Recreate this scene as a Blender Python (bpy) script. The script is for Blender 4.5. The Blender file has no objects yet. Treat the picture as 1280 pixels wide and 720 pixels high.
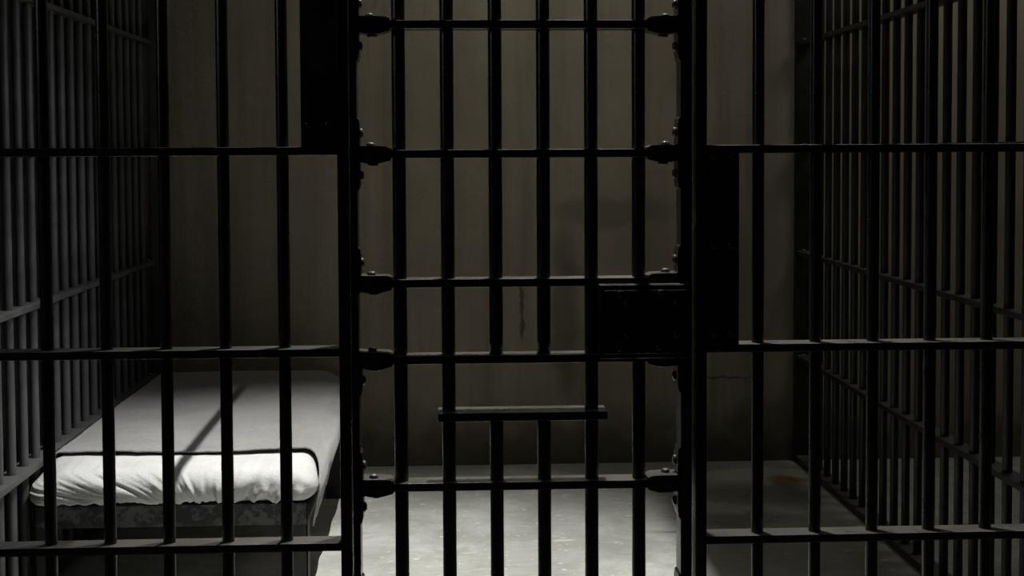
import bpy, bmesh, math, random
from mathutils import Vector, Matrix, noise

random.seed(7)
scene = bpy.context.scene
COL = scene.collection
PI = math.pi


# ------------------------------------------------------------------ helpers
def link(o, parent=None):
    COL.objects.link(o)
    if parent is not None:
        o.parent = parent
    return o


def mesh_from(bm, name, mat, smooth=False, recalc=True):
    if recalc:
        bmesh.ops.recalc_face_normals(bm, faces=bm.faces[:])
    me = bpy.data.meshes.new(name)
    bm.to_mesh(me)
    bm.free()
    me.materials.append(mat)
    if smooth:
        for p in me.polygons:
            p.use_smooth = True
    return me


def obj(name, data, parent=None, loc=(0, 0, 0), rot=(0, 0, 0)):
    o = bpy.data.objects.new(name, data)
    o.location = loc
    o.rotation_euler = rot
    return link(o, parent)


def thing(name, label, cat, loc=(0, 0, 0), group=None):
    o = bpy.data.objects.new(name, None)
    o.empty_display_size = 0.1
    o.location = loc
    tag(o, label, cat, group)
    return link(o)


def tag(o, label, cat, group=None):
    o['label'] = label
    o['category'] = cat
    if group:
        o['group'] = group
    return o


def struct(o, label, cat):
    o['kind'] = 'structure'
    o['label'] = label
    o['category'] = cat
    return o


def add_box(bm, x0, x1, y0, y1, z0, z1, bevel=0.0, seg=2):
    vs = [bm.verts.new(p) for p in (
        (x0, y0, z0), (x1, y0, z0), (x1, y1, z0), (x0, y1, z0),
        (x0, y0, z1), (x1, y0, z1), (x1, y1, z1), (x0, y1, z1))]
    fs = [bm.faces.new([vs[i] for i in f]) for f in (
        (3, 2, 1, 0), (4, 5, 6, 7), (0, 1, 5, 4), (1, 2, 6, 5), (2, 3, 7, 6), (3, 0, 4, 7))]
    if bevel > 0:
        es = {e for f in fs for e in f.edges}
        bmesh.ops.bevel(bm, geom=list(es), offset=bevel, segments=seg, profile=0.6, affect='EDGES')
    return bm


def box_mesh(name, mat, x0, x1, y0, y1, z0, z1, bevel=0.0):
    bm = bmesh.new()
    add_box(bm, x0, x1, y0, y1, z0, z1, bevel)
    return mesh_from(bm, name, mat)


def add_lathe(bm, prof, n=20, axis='Z', org=(0, 0, 0)):
    """prof: list of (radius, height); closed with caps where radius > 0."""
    def P(r, h, a):
        c, s = r * math.cos(a), r * math.sin(a)
        if axis == 'Z':
            v = (c, s, h)
        elif axis == 'X':
            v = (h, c, s)
        else:
            v = (c, h, s)
        return (v[0] + org[0], v[1] + org[1], v[2] + org[2])
    rings = []
    for r, h in prof:
        if r < 1e-6:
            rings.append([bm.verts.new(P(0, h, 0))])
        else:
            rings.append([bm.verts.new(P(r, h, 2 * PI * i / n)) for i in range(n)])
    for a, b in zip(rings[:-1], rings[1:]):
        for i in range(n):
            j = (i + 1) % n
            if len(a) == 1 and len(b) == 1:
                continue
            if len(a) == 1:
                bm.faces.new([a[0], b[j], b[i]])
            elif len(b) == 1:
                bm.faces.new([a[i], a[j], b[0]])
            else:
                bm.faces.new([a[i], a[j], b[j], b[i]])
    for r in (rings[0], rings[-1]):
        if len(r) > 2:
            try:
                bm.faces.new(r)
            except ValueError:
                pass
    return bm


def bar_mesh(name, mat, radius, z0, z1, n=18, seed=0.0):
    """a hand-forged round bar, very slightly uneven along its length"""
    bm = bmesh.new()
    steps = max(8, int((z1 - z0) / 0.035))
    prof = []
    for i in range(steps + 1):
        z = z0 + (z1 - z0) * i / steps
        k = noise.noise(Vector((seed, 3.1, z * 9.0)))
        prof.append((radius * (1 + 0.035 * k), z))
    add_lathe(bm, prof, n)
    return mesh_from(bm, name, mat, smooth=True)


# ------------------------------------------------------------------ materials
def new_mat(name):
    m = bpy.data.materials.new(name)
    m.use_nodes = True
    nt = m.node_tree
    nt.nodes.clear()
    out = nt.nodes.new('ShaderNodeOutputMaterial')
    b = nt.nodes.new('ShaderNodeBsdfPrincipled')
    nt.links.new(b.outputs['BSDF'], out.inputs['Surface'])
    return m, nt, b


class N:
    """tiny node builder"""
    def __init__(self, nt):
        self.nt = nt

    def put(self, sock, v):
        if hasattr(v, 'is_output'):
            self.nt.links.new(v, sock)
        elif isinstance(v, (tuple, list)) and len(v) == 3 and sock.type == 'RGBA':
            sock.default_value = (*v, 1)
        else:
            sock.default_value = v

    def coord(self):
        return self.nt.nodes.new('ShaderNodeTexCoord').outputs['Object']

    def mapping(self, vec, scale=(1, 1, 1), loc=(0, 0, 0)):
        n = self.nt.nodes.new('ShaderNodeMapping')
        self.nt.links.new(vec, n.inputs['Vector'])
        n.inputs['Scale'].default_value = scale
        n.inputs['Location'].default_value = loc
        return n.outputs['Vector']

    def noise(self, vec, scale, detail=4, rough=0.55, dist=0.0):
        n = self.nt.nodes.new('ShaderNodeTexNoise')
        self.nt.links.new(vec, n.inputs['Vector'])
        n.inputs['Scale'].default_value = scale
        n.inputs['Detail'].default_value = detail
        n.inputs['Roughness'].default_value = rough
        n.inputs['Distortion'].default_value = dist
        return n.outputs['Fac']

    def noisec(self, vec, scale, detail=3):
        n = self.nt.nodes.new('ShaderNodeTexNoise')
        self.nt.links.new(vec, n.inputs['Vector'])
        n.inputs['Scale'].default_value = scale
        n.inputs['Detail'].default_value = detail
        return n.outputs['Color']

    def ramp(self, fac, a, b, va=0.0, vb=1.0, smooth=True):
        n = self.nt.nodes.new('ShaderNodeMapRange')
        n.interpolation_type = 'SMOOTHSTEP' if smooth else 'LINEAR'
        self.put(n.inputs['Value'], fac)
        n.inputs['From Min'].default_value = a
        n.inputs['From Max'].default_value = b
        n.inputs['To Min'].default_value = va
        n.inputs['To Max'].default_value = vb
        return n.outputs['Result']

    def math(self, op, a, b=0.0, c=0.0):
        n = self.nt.nodes.new('ShaderNodeMath')
        n.operation = op
        self.put(n.inputs[0], a)
        self.put(n.inputs[1], b)
        self.put(n.inputs[2], c)
        return n.outputs[0]

    def vmath(self, op, a, b):
        n = self.nt.nodes.new('ShaderNodeVectorMath')
        n.operation = op
        self.put(n.inputs[0], a)
        self.put(n.inputs[1], b)
        return n.outputs[1] if op in ('LENGTH', 'DISTANCE') else n.outputs[0]

    def mix(self, fac, a, b):
        n = self.nt.nodes.new('ShaderNodeMix')
        n.data_type = 'RGBA'
        self.put(n.inputs[0], fac)
        self.put(n.inputs[6], a)
        self.put(n.inputs[7], b)
        return n.outputs[2]

    def bump(self, h, strength, dist):
        n = self.nt.nodes.new('ShaderNodeBump')
        n.inputs['Strength'].default_value = strength
        n.inputs['Distance'].default_value = dist
        self.nt.links.new(h, n.inputs['Height'])
        return n.outputs['Normal']

    def blob(self, vec, centre, radii, edge=0.5):
        """1 inside an ellipsoid patch, 0 outside, soft rim"""
        d = self.vmath('SUBTRACT', vec, centre)
        d = self.vmath('DIVIDE', d, radii)
        l = self.vmath('LENGTH', d, (0, 0, 0))
        return self.ramp(l, 1.0 - edge, 1.0 + edge, 1.0, 0.0)


def paint_mat(name, base, chip, rough=0.42, bump=0.25, lit_top=None):
    m, nt, b = new_mat(name)
    n = N(nt)
    v = n.coord()
    big = n.noise(v, 7, 5)
    fine = n.noise(v, 55, 4)
    c = n.mix(n.ramp(big, 0.35, 0.7), base, tuple(x * 1.6 for x in base))
    c = n.mix(n.ramp(fine, 0.66, 0.78), c, chip)
    if lit_top:
        geo = nt.nodes.new('ShaderNodeNewGeometry')
        sep = nt.nodes.new('ShaderNodeSeparateXYZ')
        nt.links.new(geo.outputs['Normal'], sep.inputs[0])
        lying = n.math('MULTIPLY', n.ramp(sep.outputs['Z'], 0.55, 0.95), n.ramp(big, 0.2, 0.6, 0.55, 1.0))  # up-facing tops painted paler, standing in for light from above
        c = n.mix(lying, c, lit_top)
    n.put(b.inputs['Base Color'], c)
    n.put(b.inputs['Roughness'], n.ramp(big, 0.3, 0.75, rough - 0.08, rough + 0.14))
    n.put(b.inputs['Normal'], n.bump(n.noise(v, 90, 3), bump, 0.002))
    b.inputs['Specular IOR Level'].default_value = 0.45
    return m


M_IRON = paint_mat('black_painted_iron', (0.011, 0.011, 0.010), (0.022, 0.020, 0.017), 0.29, lit_top=(0.17, 0.165, 0.15))
M_RIGHT_SHADED = paint_mat('shaded_black_iron', (0.006, 0.006, 0.006), (0.010, 0.010, 0.009), 0.45, lit_top=(0.10, 0.097, 0.09))  # right bars: the same iron darkened, shade put into the colour
M_DOOR = paint_mat('black_door_iron', (0.011, 0.011, 0.010), (0.02, 0.018, 0.015), 0.29, lit_top=(0.17, 0.165, 0.15))
M_SIDE_LIT = paint_mat('lit_grey_iron', (0.045, 0.046, 0.047), (0.075, 0.075, 0.074), 0.45, lit_top=(0.08, 0.08, 0.08))  # left bars: the same iron made paler, light put into the colour
M_BOLT = paint_mat('worn_bolt_steel', (0.06, 0.058, 0.053), (0.14, 0.135, 0.12), 0.26, lit_top=(0.28, 0.27, 0.25))
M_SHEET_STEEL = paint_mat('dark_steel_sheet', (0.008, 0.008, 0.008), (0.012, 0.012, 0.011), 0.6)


def make_wall_mat():
    m, nt, b = new_mat('grimy_plaster')
    n = N(nt)
    v = n.coord()
    warp = n.vmath('ADD', v, n.vmath('MULTIPLY', n.vmath('SUBTRACT', n.noisec(v, 5), (0.5, 0.5, 0.5)), (0.16, 0.0, 0.16)))
    big = n.noise(v, 1.6, 5)
    streak = n.noise(n.mapping(v, (9, 1, 0.5)), 1.0, 4)
    fine = n.noise(v, 60, 4)
    c = n.mix(n.ramp(big, 0.3, 0.7), (0.235, 0.208, 0.160), (0.300, 0.268, 0.212))
    c = n.mix(n.ramp(streak, 0.40, 0.75, 0.0, 0.65), c, (0.17, 0.145, 0.108))
    c = n.mix(n.ramp(fine, 0.62, 0.85, 0.0, 0.25), c, (0.12, 0.10, 0.08))
    # shadow bands painted into the plaster colour, plus a low dark patch
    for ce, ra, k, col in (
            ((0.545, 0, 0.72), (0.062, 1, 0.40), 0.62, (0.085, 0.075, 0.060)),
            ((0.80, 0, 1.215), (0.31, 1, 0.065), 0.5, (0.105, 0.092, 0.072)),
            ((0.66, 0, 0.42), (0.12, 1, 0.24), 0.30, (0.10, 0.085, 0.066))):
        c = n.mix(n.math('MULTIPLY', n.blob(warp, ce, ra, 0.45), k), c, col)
    # splashed grime along the foot of the wall, ragged top edge
    z = nt.nodes.new('ShaderNodeSeparateXYZ')
    nt.links.new(v, z.inputs[0])
    edge = n.math('ADD', z.outputs['Z'], n.math('MULTIPLY', n.noise(v, 4.5, 6), -0.55))
    c = n.mix(n.ramp(edge, -0.20, 0.05, 0.72, 0.0), c, (0.075, 0.062, 0.048))
    # short dark gouges
    gw = n.vmath('ADD', v, n.vmath('MULTIPLY', n.vmath('SUBTRACT', n.noisec(v, 14), (0.5, 0.5, 0.5)), (0.05, 0.0, 0.05)))
    for ce, ra in (((0.335, 0, 0.80), (0.010, 1, 0.10)), ((0.338, 0, 0.66), (0.012, 1, 0.05)), ((1.30, 0, 0.41), (0.14, 1, 0.006))):
        c = n.mix(n.math('MULTIPLY', n.blob(gw, ce, ra, 0.5), 0.7), c, (0.05, 0.04, 0.03))
    n.put(b.inputs['Base Color'], c)
    b.inputs['Roughness'].default_value = 0.85
    b.inputs['Specular IOR Level'].default_value = 0.2
    h = n.math('ADD', n.math('MULTIPLY', fine, 0.4), n.noise(v, 16, 5))
    n.put(b.inputs['Normal'], n.bump(h, 0.35, 0.012))
    return m


def make_floor_mat():
    m, nt, b = new_mat('worn_concrete')
    n = N(nt)
    v = n.coord()
    warp = n.vmath('ADD', v, n.vmath('MULTIPLY', n.vmath('SUBTRACT', n.noisec(v, 4), (0.5, 0.5, 0.5)), (0.16, 0.16, 0.0)))
    warp2 = n.vmath('ADD', v, n.vmath('MULTIPLY', n.vmath('SUBTRACT', n.noisec(v, 12), (0.5, 0.5, 0.5)), (0.05, 0.05, 0.0)))
    big = n.noise(v, 1.7, 6, 0.6, 0.6)
    mid = n.noise(v, 7, 6, 0.62, 0.8)
    fine = n.noise(v, 70, 4)
    c = n.mix(n.ramp(big, 0.3, 0.7), (0.34, 0.34, 0.315), (0.56, 0.56, 0.53))
    c = n.mix(n.ramp(mid, 0.35, 0.75, 0.0, 0.6), c, (0.28, 0.28, 0.245))
    c = n.mix(n.ramp(fine, 0.55, 0.8, 0.0, 0.3), c, (0.16, 0.155, 0.135))
    # pale scuffs
    sc = n.noise(n.mapping(v, (3, 9, 1)), 2.2, 3, 0.5, 1.2)
    c = n.mix(n.ramp(sc, 0.645, 0.70, 0.0, 0.45), c, (0.68, 0.67, 0.60))
    fl = n.noise(n.mapping(v, (1, 2, 1), (5.3, 2.2, 0)), 21, 2)
    c = n.mix(n.ramp(fl, 0.665, 0.70, 0.0, 0.75), c, (0.85, 0.83, 0.74))
    # marks: worn pale patch, rust spot, long thin dark streak, dark patches
    for ce, ra, k, col, e in (
            ((1.40, 3.34, 0), (0.25, 0.13, 1), 0.85, (0.62, 0.60, 0.52), 0.15),
            ((1.515, 3.19, 0), (0.085, 0.11, 1), 0.75, (0.30, 0.15, 0.035), 0.45),
            ((1.36, 2.98, 0), (0.30, 0.16, 1), 0.6, (0.09, 0.09, 0.075), 0.5),
            ((1.12, 2.42, 0), (0.30, 0.018, 1), 0.85, (0.035, 0.034, 0.03), 0.4),
            ((1.15, 2.58, 0), (0.25, 0.10, 1), 0.5, (0.10, 0.10, 0.09), 0.5),
            ((0.43, 2.33, 0), (0.035, 0.016, 1), 0.6, (0.75, 0.73, 0.62), 0.5)):
        src = warp2 if ra[1] < 0.03 else warp
        c = n.mix(n.math('MULTIPLY', n.blob(src, ce, ra, e), k), c, col)
    n.put(b.inputs['Base Color'], c)
    n.put(b.inputs['Roughness'], n.ramp(mid, 0.3, 0.75, 0.42, 0.7))
    b.inputs['Specular IOR Level'].default_value = 0.35
    n.put(b.inputs['Normal'], n.bump(n.math('ADD', mid, n.math('MULTIPLY', fine, 0.3)), 0.25, 0.01))
    return m


def make_plain(name, col, rough=0.8, nscale=30, var=0.25, bump=0.2):
    m, nt, b = new_mat(name)
    n = N(nt)
    v = n.coord()
    f = n.noise(v, nscale, 5)
    n.put(b.inputs['Base Color'], n.mix(n.ramp(f, 0.3, 0.7), tuple(c * (1 - var) for c in col), tuple(c * (1 + var) for c in col)))
    b.inputs['Roughness'].default_value = rough
    b.inputs['Specular IOR Level'].default_value = 0.25
    n.put(b.inputs['Normal'], n.bump(f, bump, 0.004))
    return m


def make_blanket_mat():
    m, nt, b = new_mat('grey_wool')
    n = N(nt)
    v = n.coord()
    weave = n.noise(n.mapping(v, (1, 2.6, 1)), 75, 5, 0.7)
    fuzz = n.noise(v, 210, 3, 0.65)
    big = n.noise(v, 6, 4)
    c = n.mix(n.ramp(weave, 0.3, 0.7), (0.20, 0.194, 0.189), (0.34, 0.332, 0.325))
    c = n.mix(n.ramp(fuzz, 0.55, 0.75, 0.0, 0.4), c, (0.29, 0.285, 0.275))
    c = n.mix(n.ramp(big, 0.35, 0.7, 0.0, 0.3), c, (0.12, 0.112, 0.108))
    n.put(b.inputs['Base Color'], c)
    b.inputs['Roughness'].default_value = 0.95
    b.inputs['Specular IOR Level'].default_value = 0.1
    b.inputs['Sheen Weight'].default_value = 0.4
    b.inputs['Sheen Roughness'].default_value = 0.5
    n.put(b.inputs['Normal'], n.bump(n.math('ADD', weave, fuzz), 0.6, 0.006))
    return m


def make_sheet_mat():
    m, nt, b = new_mat('white_cotton')
    n = N(nt)
    v = n.coord()
    f = n.noise(v, 12, 4)
    n.put(b.inputs['Base Color'], n.mix(n.ramp(f, 0.3, 0.7), (0.47, 0.47, 0.465), (0.53, 0.53, 0.525)))
    b.inputs['Roughness'].default_value = 0.85
    b.inputs['Specular IOR Level'].default_value = 0.15
    n.put(b.inputs['Normal'], n.bump(n.noise(v, 38, 4, 0.6, 1.5), 0.35, 0.010))
    return m


def make_chipped_mat():
    m, nt, b = new_mat('chipped_bed_paint')
    n = N(nt)
    v = n.coord()
    f = n.noise(v, 26, 6, 0.7)
    g = n.noise(v, 5, 3)
    k = n.math('ADD', f, n.math('MULTIPLY', g, 0.5))
    c = n.mix(n.ramp(k, 0.66, 0.80), (0.075, 0.075, 0.073), (0.006, 0.006, 0.006))
    n.put(b.inputs['Base Color'], c)
    n.put(b.inputs['Roughness'], n.ramp(f, 0.4, 0.7, 0.5, 0.35))
    n.put(b.inputs['Normal'], n.bump(f, 0.3, 0.003))
    return m


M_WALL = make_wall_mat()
M_FLOOR = make_floor_mat()
M_CEIL = make_plain('sooty_ceiling', (0.10, 0.09, 0.075), 0.9, 8)
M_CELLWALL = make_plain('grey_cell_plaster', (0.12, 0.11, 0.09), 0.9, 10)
M_BLANKET = make_blanket_mat()
M_WHITE = make_sheet_mat()
M_BED = make_chipped_mat()
M_BEDDARK = paint_mat('dark_bed_steel', (0.012, 0.012, 0.012), (0.03, 0.03, 0.028), 0.4)
M_SHADOW_ROD = paint_mat('shadow_rod_steel', (0.06, 0.06, 0.058), (0.1, 0.1, 0.095), 0.4)
M_ENAMEL = paint_mat('lamp_enamel', (0.05, 0.06, 0.05), (0.03, 0.03, 0.03), 0.3)


def make_bulb_mat():
    m, nt, b = new_mat('lamp_glow')
    b.inputs['Base Color'].default_value = (0.9, 0.88, 0.8, 1)
    b.inputs['Emission Color'].default_value = (1.0, 0.93, 0.80, 1)
    b.inputs['Emission Strength'].default_value = 3.0
    return m


M_BULB = make_bulb_mat()

# ------------------------------------------------------------------ the room
BACK = 3.62
HZ = 3.7
XL, XR = -1.42, 1.69


def slab(name, mat, x0, x1, y0, y1, z0, z1, label, cat):
    bm = bmesh.new()
    add_box(bm, x0, x1, y0, y1, z0, z1)
    return struct(obj(name, mesh_from(bm, name, mat)), label, cat)


slab('floor', M_FLOOR, -3.2, 3.6, -3.4, BACK, -0.12, 0.0, 'worn grey concrete floor of the cell with pale scuffs', 'floor')
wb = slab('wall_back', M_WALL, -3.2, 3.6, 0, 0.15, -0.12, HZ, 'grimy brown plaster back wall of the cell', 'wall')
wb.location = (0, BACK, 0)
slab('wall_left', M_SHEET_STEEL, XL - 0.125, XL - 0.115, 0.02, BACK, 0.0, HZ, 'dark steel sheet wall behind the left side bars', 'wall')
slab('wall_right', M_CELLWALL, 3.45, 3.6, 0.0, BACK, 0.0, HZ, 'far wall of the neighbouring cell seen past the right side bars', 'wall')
slab('ceiling', M_CEIL, -3.2, 3.6, -3.4, BACK + 0.15, HZ, HZ + 0.12, 'dark ceiling above the cells', 'ceiling')

# ------------------------------------------------------------------ cell front
TOP = 2.62
RD = 0.0285      # half depth of flat rails
RT = 0.0088      # half thickness of flat rails


def rail_mesh(name, mat, x0, x1, half_t=RT, half_d=RD):
    bm = bmesh.new()
    add_box(bm, x0, x1, -half_d, half_d, -half_t, half_t, 0.0028)
    return mesh_from(bm, name, mat)


def front_panel(label, bars_x, rails_z, rail_x, jamb, plate, mat):
    t = thing('barred_panel', label, 'barred panel', ((rail_x[0] + rail_x[1]) / 2, 0, 0))
    ox = t.location.x
    me = [bar_mesh('panel_bar', mat, 0.0128, 0.03, TOP, seed=s) for s in (1.3, 5.7, 8.8)]
    for i, x in enumerate(bars_x):
        obj('bar', me[i % 3], t, (x - ox, 0, 0))
    rm = rail_mesh('panel_rail', mat, rail_x[0] - ox, rail_x[1] - ox)
    for z in rails_z:
        obj('rail', rm, t, (0, 0, z))
    bm = bmesh.new()
    add_box(bm, rail_x[0] - ox, rail_x[1] - ox, -0.03, 0.03, 0.0, 0.03, 0.003)
    obj('bottom_rail', mesh_from(bm, 'panel_bottom_rail', mat), t)
    bm = bmesh.new()
    add_box(bm, rail_x[0] - ox, rail_x[1] - ox, -0.03, 0.03, TOP, TOP + 0.06, 0.003)
    obj('top_rail', mesh_from(bm, 'panel_top_rail', mat), t)
    # door jamb: a steel angle beside the door
    bm = bmesh.new()
    add_box(bm, jamb[0] - ox, jamb[1] - ox, -0.034, 0.034, 0.0, TOP + 0.06, 0.003)
    obj('jamb', mesh_from(bm, 'panel_jamb', mat), t)
    # plate closing the bay next to the jamb
    bm = bmesh.new()
    add_box(bm, plate[0] - ox, plate[1] - ox, -0.031, -0.021, plate[2], plate[3], 0.002)
    pl = obj('cover_plate', mesh_from(bm, 'panel_cover_plate', mat), t)
    bm = bmesh.new()
    add_lathe(bm, [(0.0085, 0.0), (0.0085, -0.003), (0.006, -0.006), (0.0, -0.0072)], 14, 'Y')
    rv = mesh_from(bm, 'plate_rivet', mat, True)
    for fx in (0.22, 0.78):
        for fz in (0.06, 0.5, 0.94):
            obj('rivet', rv, pl, (plate[0] - ox + (plate[1] - plate[0]) * fx, -0.0305, plate[2] + (plate[3] - plate[2]) * fz))
    return t


PZ = [0.266, 0.6755, 1.0845, 1.5048, 1.925, 2.345]
left_bars = [-0.8407 + 0.1228 * i for i in range(-5, 5)]
right_bars = [0.6528 + 0.1241 * i for i in range(0, 9)]
front_panel('black barred front panel on the side of the bed, flat plate high beside the door',
            left_bars, PZ, (-1.56, -0.2335), (-0.2335, -0.2105), (-0.3075, -0.2335, 1.513, 2.30), M_IRON)
front_panel('black barred front panel away from the bed, dark plate beside the door lock',
            right_bars, PZ, (0.5375, 1.74), (0.5140, 0.5375), (0.5375, 0.6060, 1.092, 1.513), M_IRON)

# ------------------------------------------------------------------ cell door
DX0, DX1 = -0.2075, 0.5065          # outer faces of the stiles
SL, SR = -0.1925, 0.4825            # inner faces of the stiles
DZ0, DZ1 = 0.05, 2.12
DR = [0.26, 0.529, 0.7985, 1.0670, 1.2275, 1.4975, 1.7660, 2.035]
dbars = [-0.1069 + 0.10086 * i for i in range(6)]
SLOT_Z = 0.9475

door = thing('cell_door', 'black barred cell door with lock box and food slot, between the two fixed panels', 'door', (0.1495, 0, 0))
OX = 0.1495
for a, b_ in ((DX0, SL), (SR, DX1)):
    bm = bmesh.new()
    add_box(bm, a - OX, b_ - OX, -0.030, 0.030, DZ0, DZ1, 0.0025)
    obj('stile', mesh_from(bm, 'door_stile', M_DOOR), door)
full = [bar_mesh('door_bar', M_DOOR, 0.0143, DZ0 + 0.02, DZ1 - 0.01, seed=s) for s in (2.2, 4.1, 9.9)]
upper = bar_mesh('door_bar_upper', M_DOOR, 0.0143, 1.0670, DZ1 - 0.01, seed=11.0)
lower = bar_mesh('door_bar_lower', M_DOOR, 0.0143, DZ0 + 0.02, SLOT_Z, seed=12.0)
for i, x in enumerate(dbars):
    if i in (2, 3):
        obj('bar', upper, door, (x - OX, 0, 0))
        obj('bar', lower, door, (x - OX, 0, 0))
    else:
        obj('bar', full[i % 3], door, (x - OX, 0, 0))
rm = rail_mesh('door_rail', M_DOOR, SL - OX, SR - OX)
for z in DR:
    obj('rail', rm, door, (0, 0, z))
for z in (DZ0, DZ1):
    bm = bmesh.new()
    add_box(bm, DX0 - OX, DX1 - OX, -0.03, 0.03, -0.012, 0.012, 0.003)
    obj('end_rail', mesh_from(bm, 'door_end_rail', M_DOOR), door, (0, 0, z))
# the sill of the food slot
bm = bmesh.new()
add_box(bm, -0.0300 - OX, 0.3270 - OX, -0.040, 0.034, -0.0095, 0.0095, 0.0035)
obj('food_slot_sill', mesh_from(bm, 'food_slot_sill', M_DOOR), door, (0, 0, SLOT_Z))


def bracket_mesh(up, down):
    """forged corner bracket: clamps a rail end (along +x) and bolts to the stile (along z)"""
    bm = bmesh.new()

    def prism(pts, y0, y1):
        a = [bm.verts.new((x, y0, z)) for x, z in pts]
        c = [bm.verts.new((x, y1, z)) for x, z in pts]
        bm.faces.new(a)
        bm.faces.new(c[::-1])
        k = len(pts)
        for i in range(k):
            bm.faces.new([a[i], a[(i + 1) % k], c[(i + 1) % k], c[i]])
    t = RT
    arm = [(0.0, t - 0.001), (0.071, t - 0.001), (0.069, t + 0.0035), (0.060, t + 0.0075), (0.040, t + 0.0085),
           (0.012, t + 0.0085), (0.0, t + 0.010)]
    prism(arm, -0.0262, 0.0262)
    arm2 = [(0.0, -t + 0.001), (0.071, -t + 0.001), (0.067, -t - 0.0045), (0.056, -t - 0.0075), (0.044, -t - 0.0105), (0.020, -t - 0.0105),
            (0.010, -t - 0.008), (0.0, -t - 0.010)]
    prism(arm2, -0.0262, 0.0262)
    leg = [(0.0, t), (0.0055, t), (0.0055, 0.060), (0.0035, 0.072), (0.0, 0.076)]
    if up:
        prism(leg, -0.0262, 0.0262)
    if down:
        prism([(x, -z) for x, z in leg], -0.0262, 0.0262)
    return mesh_from(bm, 'corner_bracket', M_DOOR)


def dome_mesh(name, axis, r, h, mat):
    bm = bmesh.new()
    add_lathe(bm, [(r, 0.0), (r, h * 0.35), (r * 0.86, h * 0.7), (r * 0.5, h * 0.93), (0.0, h)], 14, axis)
    return mesh_from(bm, name, mat, True)


def nut_mesh(name, r, h, mat):
    bm = bmesh.new()
    add_lathe(bm, [(r * 0.9, 0.0), (r, -h * 0.2), (r, -h * 0.8), (r * 0.8, -h)], 6, 'Z')
    return mesh_from(bm, name, mat)


D_UP = dome_mesh('bolt_head_up', 'Z', 0.0095, 0.0085, M_BOLT)
D_SIDE = dome_mesh('bolt_head_side', 'X', 0.0105, 0.0075, M_BOLT)
D_NUT = nut_mesh('bolt_nut', 0.0105, 0.006, M_DOOR)
BR = {(u, d): bracket_mesh(u, d) for u, d in ((True, True), (True, False), (False, True))}


def put_bracket(z, left, u, d):
    x = SL if left else SR
    o = obj('bracket', BR[(u, d)], door, (x - OX, 0, z), (0, 0, 0 if left else PI))
    obj('bolt', D_UP, o, (0.027, -0.006, RT + 0.0083))
    obj('bolt', D_NUT, o, (0.032, -0.006, -RT - 0.0100))
    if u:
        obj('bolt', D_SIDE, o, (0.0053, -0.006, 0.044))
    if d:
        obj('bolt', D_SIDE, o, (0.0053, -0.006, -0.044))


for z in (0.26, 0.529, 0.7985, 1.4975, 1.7660, 2.035):
    put_bracket(z, True, True, True)
    put_bracket(z, False, True, True)
for left in (True, False):
    put_bracket(1.2275, left, True, False)
    put_bracket(1.0670, left, False, True)

# lock box on the latch side
bm = bmesh.new()
add_box(bm, 0.3070 - OX, 0.4990 - OX, -0.052, 0.010, 1.068, 1.2240, 0.005, 3)
add_box(bm, 0.3180 - OX, 0.4890 - OX, -0.0555, -0.050, 1.079, 1.2130, 0.0015, 1)
lock = obj('lock_box', mesh_from(bm, 'lock_box', M_DOOR), door)
LB = dome_mesh('lock_bolt', 'Y', 0.0085, -0.0085, M_DOOR)
for x, z in ((0.352, 1.204), (0.366, 1.184), (0.437, 1.205), (0.470, 1.184), (0.367, 1.118), (0.470, 1.119), (0.349, 1.093), (0.434, 1.094)):
    obj('lock_bolt', LB, lock, (x - OX, -0.0545, z))
bm = bmesh.new()
add_lathe(bm, [(0.014, 0.0), (0.014, -0.0035), (0.009, -0.0045), (0.0065, -0.0045), (0.0065, -0.001), (0.0, -0.001)], 20, 'Y')
add_box(bm, -0.0032, 0.0032, -0.0042, -0.001, -0.022, -0.006, 0.0008, 1)
obj('keyhole', mesh_from(bm, 'lock_keyhole', M_DOOR), lock, (0.412 - OX, -0.0545, 1.150))

# header over the door and both panels
bm = bmesh.new()
add_box(bm, -0.36, 0.36, -0.034, 0.034, 0.0, 0.07, 0.003)
add_box(bm, -0.36, 0.36, -0.030, -0.018, 0.07, 0.52, 0.003)
tag(obj('door_header', mesh_from(bm, 'door_header', M_IRON), None, (0.152, 0, 2.16)),
    'black steel header over the barred cell door', 'header')

# ------------------------------------------------------------------ side partitions
def partition(label, xc, ys, rails, post_x, mat):
    t = thing('barred_partition', label, 'barred partition', (xc, 1.8, 0))
    oy = 1.8
    me = [bar_mesh('side_bar', mat, 0.0152, 0.02, TOP, seed=s + xc) for s in (1.9, 3.7, 6.6)]
    for i, y in enumerate(ys):
        obj('bar', me[i % 3], t, (0, y - oy, 0))
    for z, hd, ht in rails:
        bm = bmesh.new()
        add_box(bm, -hd, hd, 0.06 - oy, BACK - 0.01 - oy, z - ht, z + ht, 0.0025)
        obj('rail', mesh_from(bm, 'side_rail', mat), t)
    bm = bmesh.new()
    add_box(bm, post_x[0] - xc, post_x[1] - xc, BACK - 0.037 - oy, BACK - 0.002 - oy, 0.0, TOP + 0.05, 0.003)
    obj('post', mesh_from(bm, 'side_post', mat), t)
    bm = bmesh.new()
    add_lathe(bm, [(0.012, 0.0), (0.012, 0.006), (0.008, 0.011), (0.0, 0.012)], 14, 'Z')
    bl = mesh_from(bm, 'side_bolt', M_BOLT, True)
    s = 1 if xc < 0 else -1
    for z, hd, ht in rails[1:]:
        obj('bolt', bl, t, (s * 0.012, BACK - 0.095 - oy, z + ht - 0.001))
    return t


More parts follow.
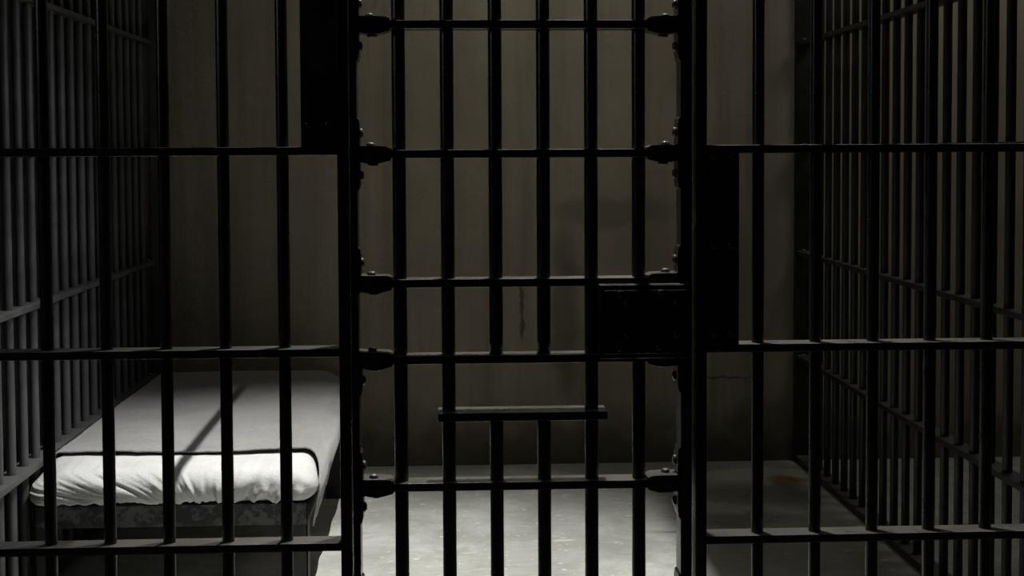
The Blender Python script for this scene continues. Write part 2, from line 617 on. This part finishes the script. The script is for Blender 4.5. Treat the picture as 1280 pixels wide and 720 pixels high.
ly = [1.683 + 0.1271 * i for i in range(-12, 15)]
ry = [1.176 + 0.1317 * i for i in range(-8, 18)]
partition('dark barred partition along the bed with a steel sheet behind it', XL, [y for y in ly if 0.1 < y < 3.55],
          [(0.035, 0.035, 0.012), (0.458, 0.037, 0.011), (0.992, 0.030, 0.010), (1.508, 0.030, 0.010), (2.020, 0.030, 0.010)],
          (-1.405, -1.345), M_SIDE_LIT)
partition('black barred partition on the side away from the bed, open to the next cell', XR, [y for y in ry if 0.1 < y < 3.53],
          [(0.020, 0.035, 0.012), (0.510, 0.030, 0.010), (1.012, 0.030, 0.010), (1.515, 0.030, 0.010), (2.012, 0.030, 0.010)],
          (1.652, 1.735), M_RIGHT_SHADED)

# ------------------------------------------------------------------ bed
BX0, BX1 = -1.370, -0.478
BY0, BY1 = 1.615, 3.568
bed = thing('bunk_bed', 'low steel bunk with chipped end rail standing against the left side bars', 'bed', ((BX0 + BX1) / 2, (BY0 + BY1) / 2, 0))
bx, by = bed.location.x, bed.location.y


def bpart(name, mat, boxes, bevel=0.002):
    bm = bmesh.new()
    for x0, x1, y0, y1, z0, z1 in boxes:
        add_box(bm, x0 - bx, x1 - bx, y0 - by, y1 - by, z0, z1, bevel)
    return obj(name, mesh_from(bm, name, mat), bed)


FZ0, FZ1 = 0.275, 0.350
bpart('end_rail', M_BED, [(BX0, BX1, BY0, BY0 + 0.006, FZ0, FZ1), (BX0, BX1, BY0, BY0 + 0.045, FZ1 - 0.006, FZ1)])
bpart('end_rail', M_BED, [(BX0, BX1, BY1 - 0.006, BY1, FZ0, FZ1), (BX0, BX1, BY1 - 0.045, BY1, FZ1 - 0.006, FZ1)])
bpart('side_rail', M_BED, [(BX1 - 0.006, BX1, BY0, BY1, FZ0, FZ1), (BX1 - 0.045, BX1, BY0, BY1, FZ1 - 0.006, FZ1)])
bpart('side_rail', M_BED, [(BX0, BX0 + 0.006, BY0, BY1, FZ0, FZ1), (BX0, BX0 + 0.045, BY0, BY1, FZ1 - 0.006, FZ1)])
for i in range(9):
    y = BY0 + 0.14 + i * (BY1 - BY0 - 0.28) / 8
    bpart('slat', M_BEDDARK, [(BX0 + 0.006, BX1 - 0.006, y - 0.03, y + 0.03, FZ1 - 0.012, FZ1 - 0.004)])
for x in (BX0, BX1):
    for y, in_ in ((BY0, 1), (3.02, 1)):
        s = 1 if x == BX0 else -1
        w = 0.072
        xa, xb = sorted((x + s * 0.001, x + s * w))
        xc_, xd = sorted((x + s * 0.001, x + s * 0.007))
        bpart('leg', M_SHEET_STEEL, [(xa, xb, y + 0.001, y + 0.007, 0.0, FZ1 - 0.007), (xc_, xd, y + 0.001, y + w, 0.0, FZ1 - 0.007)], 0.0015)

def rounded_grid_box(x0, x1, y0, y1, z0, z1, r, nx, ny, nz):
    """closed box of quads, corners rounded by r"""
    bm = bmesh.new()
    idx = {}

    def V(i, j, k):
        key = (i, j, k)
        if key not in idx:
            p = Vector((x0 + (x1 - x0) * i / nx, y0 + (y1 - y0) * j / ny, z0 + (z1 - z0) * k / nz))
            q = Vector((min(max(p.x, x0 + r), x1 - r), min(max(p.y, y0 + r), y1 - r), min(max(p.z, z0 + r), z1 - r)))
            d = p - q
            if d.length > 1e-7:
                p = q + d.normalized() * r
            idx[key] = bm.verts.new(p)
        return idx[key]
    for i in range(nx):
        for j in range(ny):
            for k in (0, nz):
                bm.faces.new([V(i, j, k), V(i + 1, j, k), V(i + 1, j + 1, k), V(i, j + 1, k)])
    for i in range(nx):
        for k in range(nz):
            for j in (0, ny):
                bm.faces.new([V(i, j, k), V(i + 1, j, k), V(i + 1, j, k + 1), V(i, j, k + 1)])
    for j in range(ny):
        for k in range(nz):
            for i in (0, nx):
                bm.faces.new([V(i, j, k), V(i, j + 1, k), V(i, j + 1, k + 1), V(i, j, k + 1)])
    bmesh.ops.recalc_face_normals(bm, faces=bm.faces[:])
    return bm


def sstep(a, b, x):
    t = min(1.0, max(0.0, (x - a) / (b - a)))
    return t * t * (3 - 2 * t)


def corner_drop(x, y):
    """the worn far corner of the mattress slumps over the side rail"""
    u = sstep(-0.68, -0.44, x)
    return 0.075 * u * u * sstep(3.05, 3.56, y)


MX0, MX1, MY0, MY1, MZ0, MZ1 = -1.378, -0.464, 1.590, 3.562, 0.3515, 0.470
bm = rounded_grid_box(MX0, MX1, MY0, MY1, MZ0, MZ1, 0.056, 240, 110, 30)
bm.normal_update()


def ridge(v):
    return 1.0 - abs(v) * 2.0


def sstep(a, b, x):
    t = min(1.0, max(0.0, (x - a) / (b - a)))
    return t * t * (3 - 2 * t)


for v in bm.verts:
    p = v.co.copy()
    nrm = v.normal.copy()
    ux = (p.x - MX0) / (MX1 - MX0)
    front = 1.0 - sstep(MY0 + 0.05, MY0 + 0.24, p.y)
    low = sstep(MZ1 + 0.002, MZ0 + 0.015, p.z)
    under = 1.0 - sstep(MZ0 + 0.006, MZ0 + 0.0, p.z)
    d = 0.0
    if front > 0 and p.z > MZ0 + 0.001:
        # gathered folds running down the end of the sheet: slanting on one side, zigzag on the other
        slant = 1.35 * (1 - sstep(0.30, 0.72, ux)) - 0.25 * sstep(0.5, 0.9, ux)
        h = MZ1 - p.z
        a = p.x - slant * h * (0.75 + 1.8 * h / 0.12)
        n1 = noise.noise(Vector((a * 13.0 + 3.0, h * 2.2, 1.7)))
        n2 = noise.noise(Vector((a * 29.0 + 9.0, h * 6.0, 5.1)))
        n3 = noise.noise(Vector((p.x * 34.0, h * 26.0, 8.4))) * sstep(0.40, 0.75, ux)
        folds = 0.0155 * ridge(n1) * (0.35 + 0.65 * low) + 0.0075 * ridge(n2) * (0.2 + 0.8 * low) + 0.0125 * n3 * low
        d += front * folds - 0.011 * front
        d += front * 0.012 * math.sin(PI * min(1, max(0, (MZ1 - p.z) / (MZ1 - MZ0)))) ** 0.7
    d += 0.004 * noise.noise(Vector((p.x * 4, p.y * 4, 0.3)))
    if p.z < MZ0 + 0.004:
        d = 0.0
    v.co = p + nrm * d
    v.co.z -= corner_drop(v.co.x, v.co.y) * sstep(MZ0, MZ1, v.co.z) * 1.05
    v.co.z = max(v.co.z, MZ0)
    if v.co.x < -1.3815:
        v.co.x = -1.3815
    # the end corners sag a little, the wall-side one most
    sag = 0.028 * (1 - sstep(0.0, 0.13, ux)) * front * sstep(MZ0, MZ1, p.z) + 0.010 * sstep(0.9, 1.0, ux) * front * sstep(MZ0, MZ1, p.z)
    v.co.z -= sag
mat_ob = obj('mattress', mesh_from(bm, 'mattress', M_WHITE, True))
tag(mat_ob, 'thin mattress in a wrinkled white sheet lying on the steel bunk', 'mattress')

# ---- blanket
SIDE_R = 0.068
xs = []
BLX0, BLX1 = -1.376, -0.446
BTOP = 0.4795
prof = []          # (x, z) across the bed, wall side first
prof += [(BLX0, 0.430), (BLX0 + 0.004, 0.452), (BLX0 + 0.016, 0.470), (BLX0 + 0.035, BTOP)]
k = 66
for i in range(1, k):
    prof.append((BLX0 + 0.035 + (BLX1 - SIDE_R - BLX0 - 0.035) * i / k, BTOP))
for i in range(0, 13):
    a = PI / 2 * (1 - i / 12)
    prof.append((BLX1 - SIDE_R + SIDE_R * math.cos(a), BTOP - SIDE_R + SIDE_R * math.sin(a)))
kk = 20
ZLOW = 0.262
for i in range(1, kk + 1):
    f = i / kk
    prof.append((BLX1 - 0.020 * f * f + 0.002 * math.sin(f * 7), BTOP - SIDE_R + (ZLOW - BTOP + SIDE_R) * f))
ntop = 4 + k - 1
bm = bmesh.new()
ROWS = 120
grid = []
for i, (x, z) in enumerate(prof):
    col = []
    side = sstep(BTOP - 0.004, BTOP - 0.075, z) if x > -0.9 else 0.0
    y_front = 1.805 + 0.010 * math.sin(x * 9.0) + 0.006 * noise.noise(Vector((x * 22, 0, 4.0))) \
        - 0.030 * (1 - sstep(-1.30, -1.15, x)) * 0
    if x > -0.9:
        y_front -= 0.175 * side
    y_back = 3.572
    for j in range(ROWS + 1):
        f = j / ROWS
        f = f ** 1.25
        y = y_front + (y_back - y_front) * f
        xx, zz = x, z
        top = 1.0 - side
        # soft lumps, tiny cross wrinkles near the wall side, and the roll-off at the end of the mattress
        zz += top * (0.0035 * noise.noise(Vector((x * 5, y * 3, 2.0))) + 0.0018 * noise.noise(Vector((x * 3.0 + 7, y * 26, 5.0))) * (1 - sstep(-1.2, -0.8, x)))
        zz += 0.0015 * top * noise.noise(Vector((x * 18, y * 9, 9.0)))
        drop = (1 - sstep(1.64, 1.83, y))
        zz -= top * 0.012 * drop
        bk = sstep(3.49, 3.572, y)
        zz -= 0.022 * bk * bk * top
        zz -= corner_drop(xx, y) * (1.0 if z > 0.30 else 0.4)
        if side > 0.2:
            xx += 0.006 * noise.noise(Vector((y * 4.5, z * 6, 3.3))) + 0.004 * noise.noise(Vector((y * 11, z * 3, 7.7)))
            zz += 0.008 * side * sstep(0.40, 0.27, z) * noise.noise(Vector((y * 3.1, 0.0, 1.1)))
            # lower hem is pulled up a little towards the wall end
            zz += 0.10 * sstep(1.6, 2.9, y) * sstep(0.41, 0.26, z)
        # lifted rim at the turned edge
        rim = 1 - sstep(0.0, 0.035, y - y_front)
        zz += top * 0.004 * rim
        col.append(bm.verts.new((xx, y, zz)))
    grid.append(col)
for i in range(len(grid) - 1):
    for j in range(ROWS):
        bm.faces.new([grid[i][j], grid[i + 1][j], grid[i + 1][j + 1], grid[i][j + 1]])
bmesh.ops.recalc_face_normals(bm, faces=bm.faces[:])
# make sure normals point up / outward, then give the cloth its thickness
bm.faces.ensure_lookup_table()
up = sum(f.normal.z for f in bm.faces)
if up < 0:
    bmesh.ops.reverse_faces(bm, faces=bm.faces[:])
blanket = obj('blanket', mesh_from(bm, 'blanket', M_BLANKET, True, recalc=False))
so = blanket.modifiers.new('thickness', 'SOLIDIFY')
so.thickness = 0.006
so.offset = 1.0
tag(blanket, 'grey wool blanket spread over the mattress on the bunk', 'blanket')

# ------------------------------------------------------------------ overhead, out of view: lamp and added shadow rod
LX, LY, LZ = -0.10, 1.30, 2.90
lamp = thing('pendant_lamp', 'dark box-shaped pendant lamp hanging in the cell, shade side added to cut its beam', 'lamp', (LX, LY, LZ))
bm = bmesh.new()
add_box(bm, -0.16, 0.055, -0.17, 0.17, 0.105, 0.115, 0.002)
add_box(bm, 0.049, 0.055, -0.17, 0.17, -0.145, 0.105, 0.001)  # long right side added to cut the beam off on that side
add_box(bm, -0.16, -0.154, -0.17, 0.17, 0.02, 0.105, 0.001)
add_box(bm, -0.154, 0.049, -0.17, -0.164, 0.02, 0.105, 0.001)
add_box(bm, -0.154, 0.049, 0.164, 0.17, 0.02, 0.105, 0.001)
add_lathe(bm, [(0.03, 0.115), (0.03, 0.16), (0.012, 0.17)], 16, 'Z')
obj('beam_cut_shade', mesh_from(bm, 'beam_cut_shade', M_ENAMEL), lamp)
bm = bmesh.new()
add_lathe(bm, [(0.006, 0.15), (0.006, HZ - LZ)], 10, 'Z')
obj('lamp_cord', mesh_from(bm, 'lamp_cord', M_IRON, True), lamp)
bm = bmesh.new()
add_lathe(bm, [(0.0, 0.035), (0.014, 0.035), (0.016, 0.055), (0.016, 0.088), (0.0, 0.09)], 14, 'Z')
obj('bulb', mesh_from(bm, 'lamp_bulb', M_BULB, True), lamp)


def light(name, kind, loc, energy, color, parent=None, **kw):
    d = bpy.data.lights.new(name, kind)
    d.energy = energy
    d.color = color
    for a, v in kw.items():
        setattr(d, a, v)
    o = bpy.data.objects.new(name, d)
    o.location = loc
    return link(o, parent)


sp = light('lamp_beam', 'SPOT', (LX, LY, LZ), 500.0, (1.0, 0.99, 0.955), spot_size=math.radians(76.5), spot_blend=0.88, shadow_soft_size=0.0035)

# unseen rod over the bunk, added to cast the stripe on the blanket
def add_shadow_rod():
    a = Vector((-0.288, 0.3, 2.30))
    b = Vector((-0.3185, BACK, 2.30))
    bm = bmesh.new()
    n = 14
    d = (b - a).normalized()
    u = d.cross(Vector((0, 0, 1))).normalized()
    w = u.cross(d)
    rings = []
    for p in (a, b):
        rings.append([bm.verts.new(p + 0.0048 * (math.cos(2 * PI * i / n) * u + math.sin(2 * PI * i / n) * w)) for i in range(n)])
    for i in range(n):
        bm.faces.new([rings[0][i], rings[0][(i + 1) % n], rings[1][(i + 1) % n], rings[1][i]])
    bm.faces.new(rings[0])
    bm.faces.new(rings[1])
    o = obj('stripe_shadow_rod', mesh_from(bm, 'stripe_shadow_rod', M_SHADOW_ROD, True))
    return tag(o, 'thin unseen rod over the bunk, added to cast a stripe on the blanket', 'conduit')


add_shadow_rod()

# other light: next cell, corridor, and added fills that have no fixture
def aim(o, target):
    o.rotation_euler = (Vector(target) - Vector(o.location)).to_track_quat('-Z', 'Y').to_euler()


wl = light('wall_wash_fill', 'SPOT', (0.06, 1.55, 3.40), 21.0, (1.0, 0.945, 0.77), spot_size=math.radians(58), spot_blend=1.0, shadow_soft_size=0.12)  # added fill without a fixture, brightens the middle of the back wall
aim(sp, (-0.24, 1.40, 0.0))
aim(wl, (0.06, BACK, 1.75))
nl = light('next_cell_lamp', 'AREA', (2.65, 2.3, 3.45), 9.0, (1.0, 0.95, 0.82), shape='DISK', size=1.2)
aim(nl, (2.65, 3.2, 0.0))
hl = light('rail_sheen_fill', 'POINT', (0.55, 2.9, 2.85), 5.0, (1.0, 0.96, 0.88), shadow_soft_size=0.05)  # added fill without a fixture, gives the rail tops their sheen
bl = light('left_bar_fill', 'SPOT', (0.95, 1.15, 2.5), 78.0, (0.93, 0.97, 1.0), spot_size=math.radians(44), spot_blend=1.0, shadow_soft_size=0.1)  # added fill without a fixture, brightens the left side bars
aim(bl, (-1.42, 1.9, 1.0))
fl = light('rail_top_fill', 'SPOT', (0.35, 0.62, 3.45), 185.0, (1.0, 0.97, 0.92), spot_size=math.radians(58), spot_blend=0.8, shadow_soft_size=0.05)  # added fill without a fixture, lights the tops of the front rails
aim(fl, (0.35, -0.02, 0.9))
cl = light('corridor_light', 'AREA', (-3.0, -1.2, 2.3), 3.5, (0.80, 0.90, 1.0), shape='DISK', size=0.6)
aim(cl, (-0.8, 0.8, 1.2))

w = bpy.data.worlds.new('world')
scene.world = w
w.use_nodes = True
bg = w.node_tree.nodes['Background']
bg.inputs['Color'].default_value = (0.85, 0.92, 1.0, 1)
bg.inputs['Strength'].default_value = 0.003

# ------------------------------------------------------------------ camera
yaw, pitch, roll = 0.0452749818, 0.0416755664, -0.00506852674
cam = bpy.data.cameras.new('camera')
cam.sensor_fit = 'HORIZONTAL'
cam.sensor_width = 36.0
cam.lens = 36.0 * 1700.0 / 1280.0
cam.shift_y = -(360.0 - 261.488551) / 1280.0
cam.clip_start = 0.05
fw = Vector((math.sin(yaw) * math.cos(pitch), math.cos(yaw) * math.cos(pitch), -math.sin(pitch)))
rt = Vector((math.cos(yaw), -math.sin(yaw), 0))
upv = rt.cross(fw)
r2 = math.cos(roll) * rt + math.sin(roll) * upv
u2 = -math.sin(roll) * rt + math.cos(roll) * upv
co = bpy.data.objects.new('camera', cam)
mw = Matrix(((r2.x, u2.x, -fw.x, 0), (r2.y, u2.y, -fw.y, -2.86), (r2.z, u2.z, -fw.z, 1.5), (0, 0, 0, 1)))
co.matrix_world = mw
link(co)
scene.camera = co

vs = scene.view_settings
scene.display_settings.display_device = 'sRGB'
vs.view_transform = 'Standard'
vs.look = 'None'
vs.exposure = 0.0
vs.gamma = 1.0
vs.use_curve_mapping = False
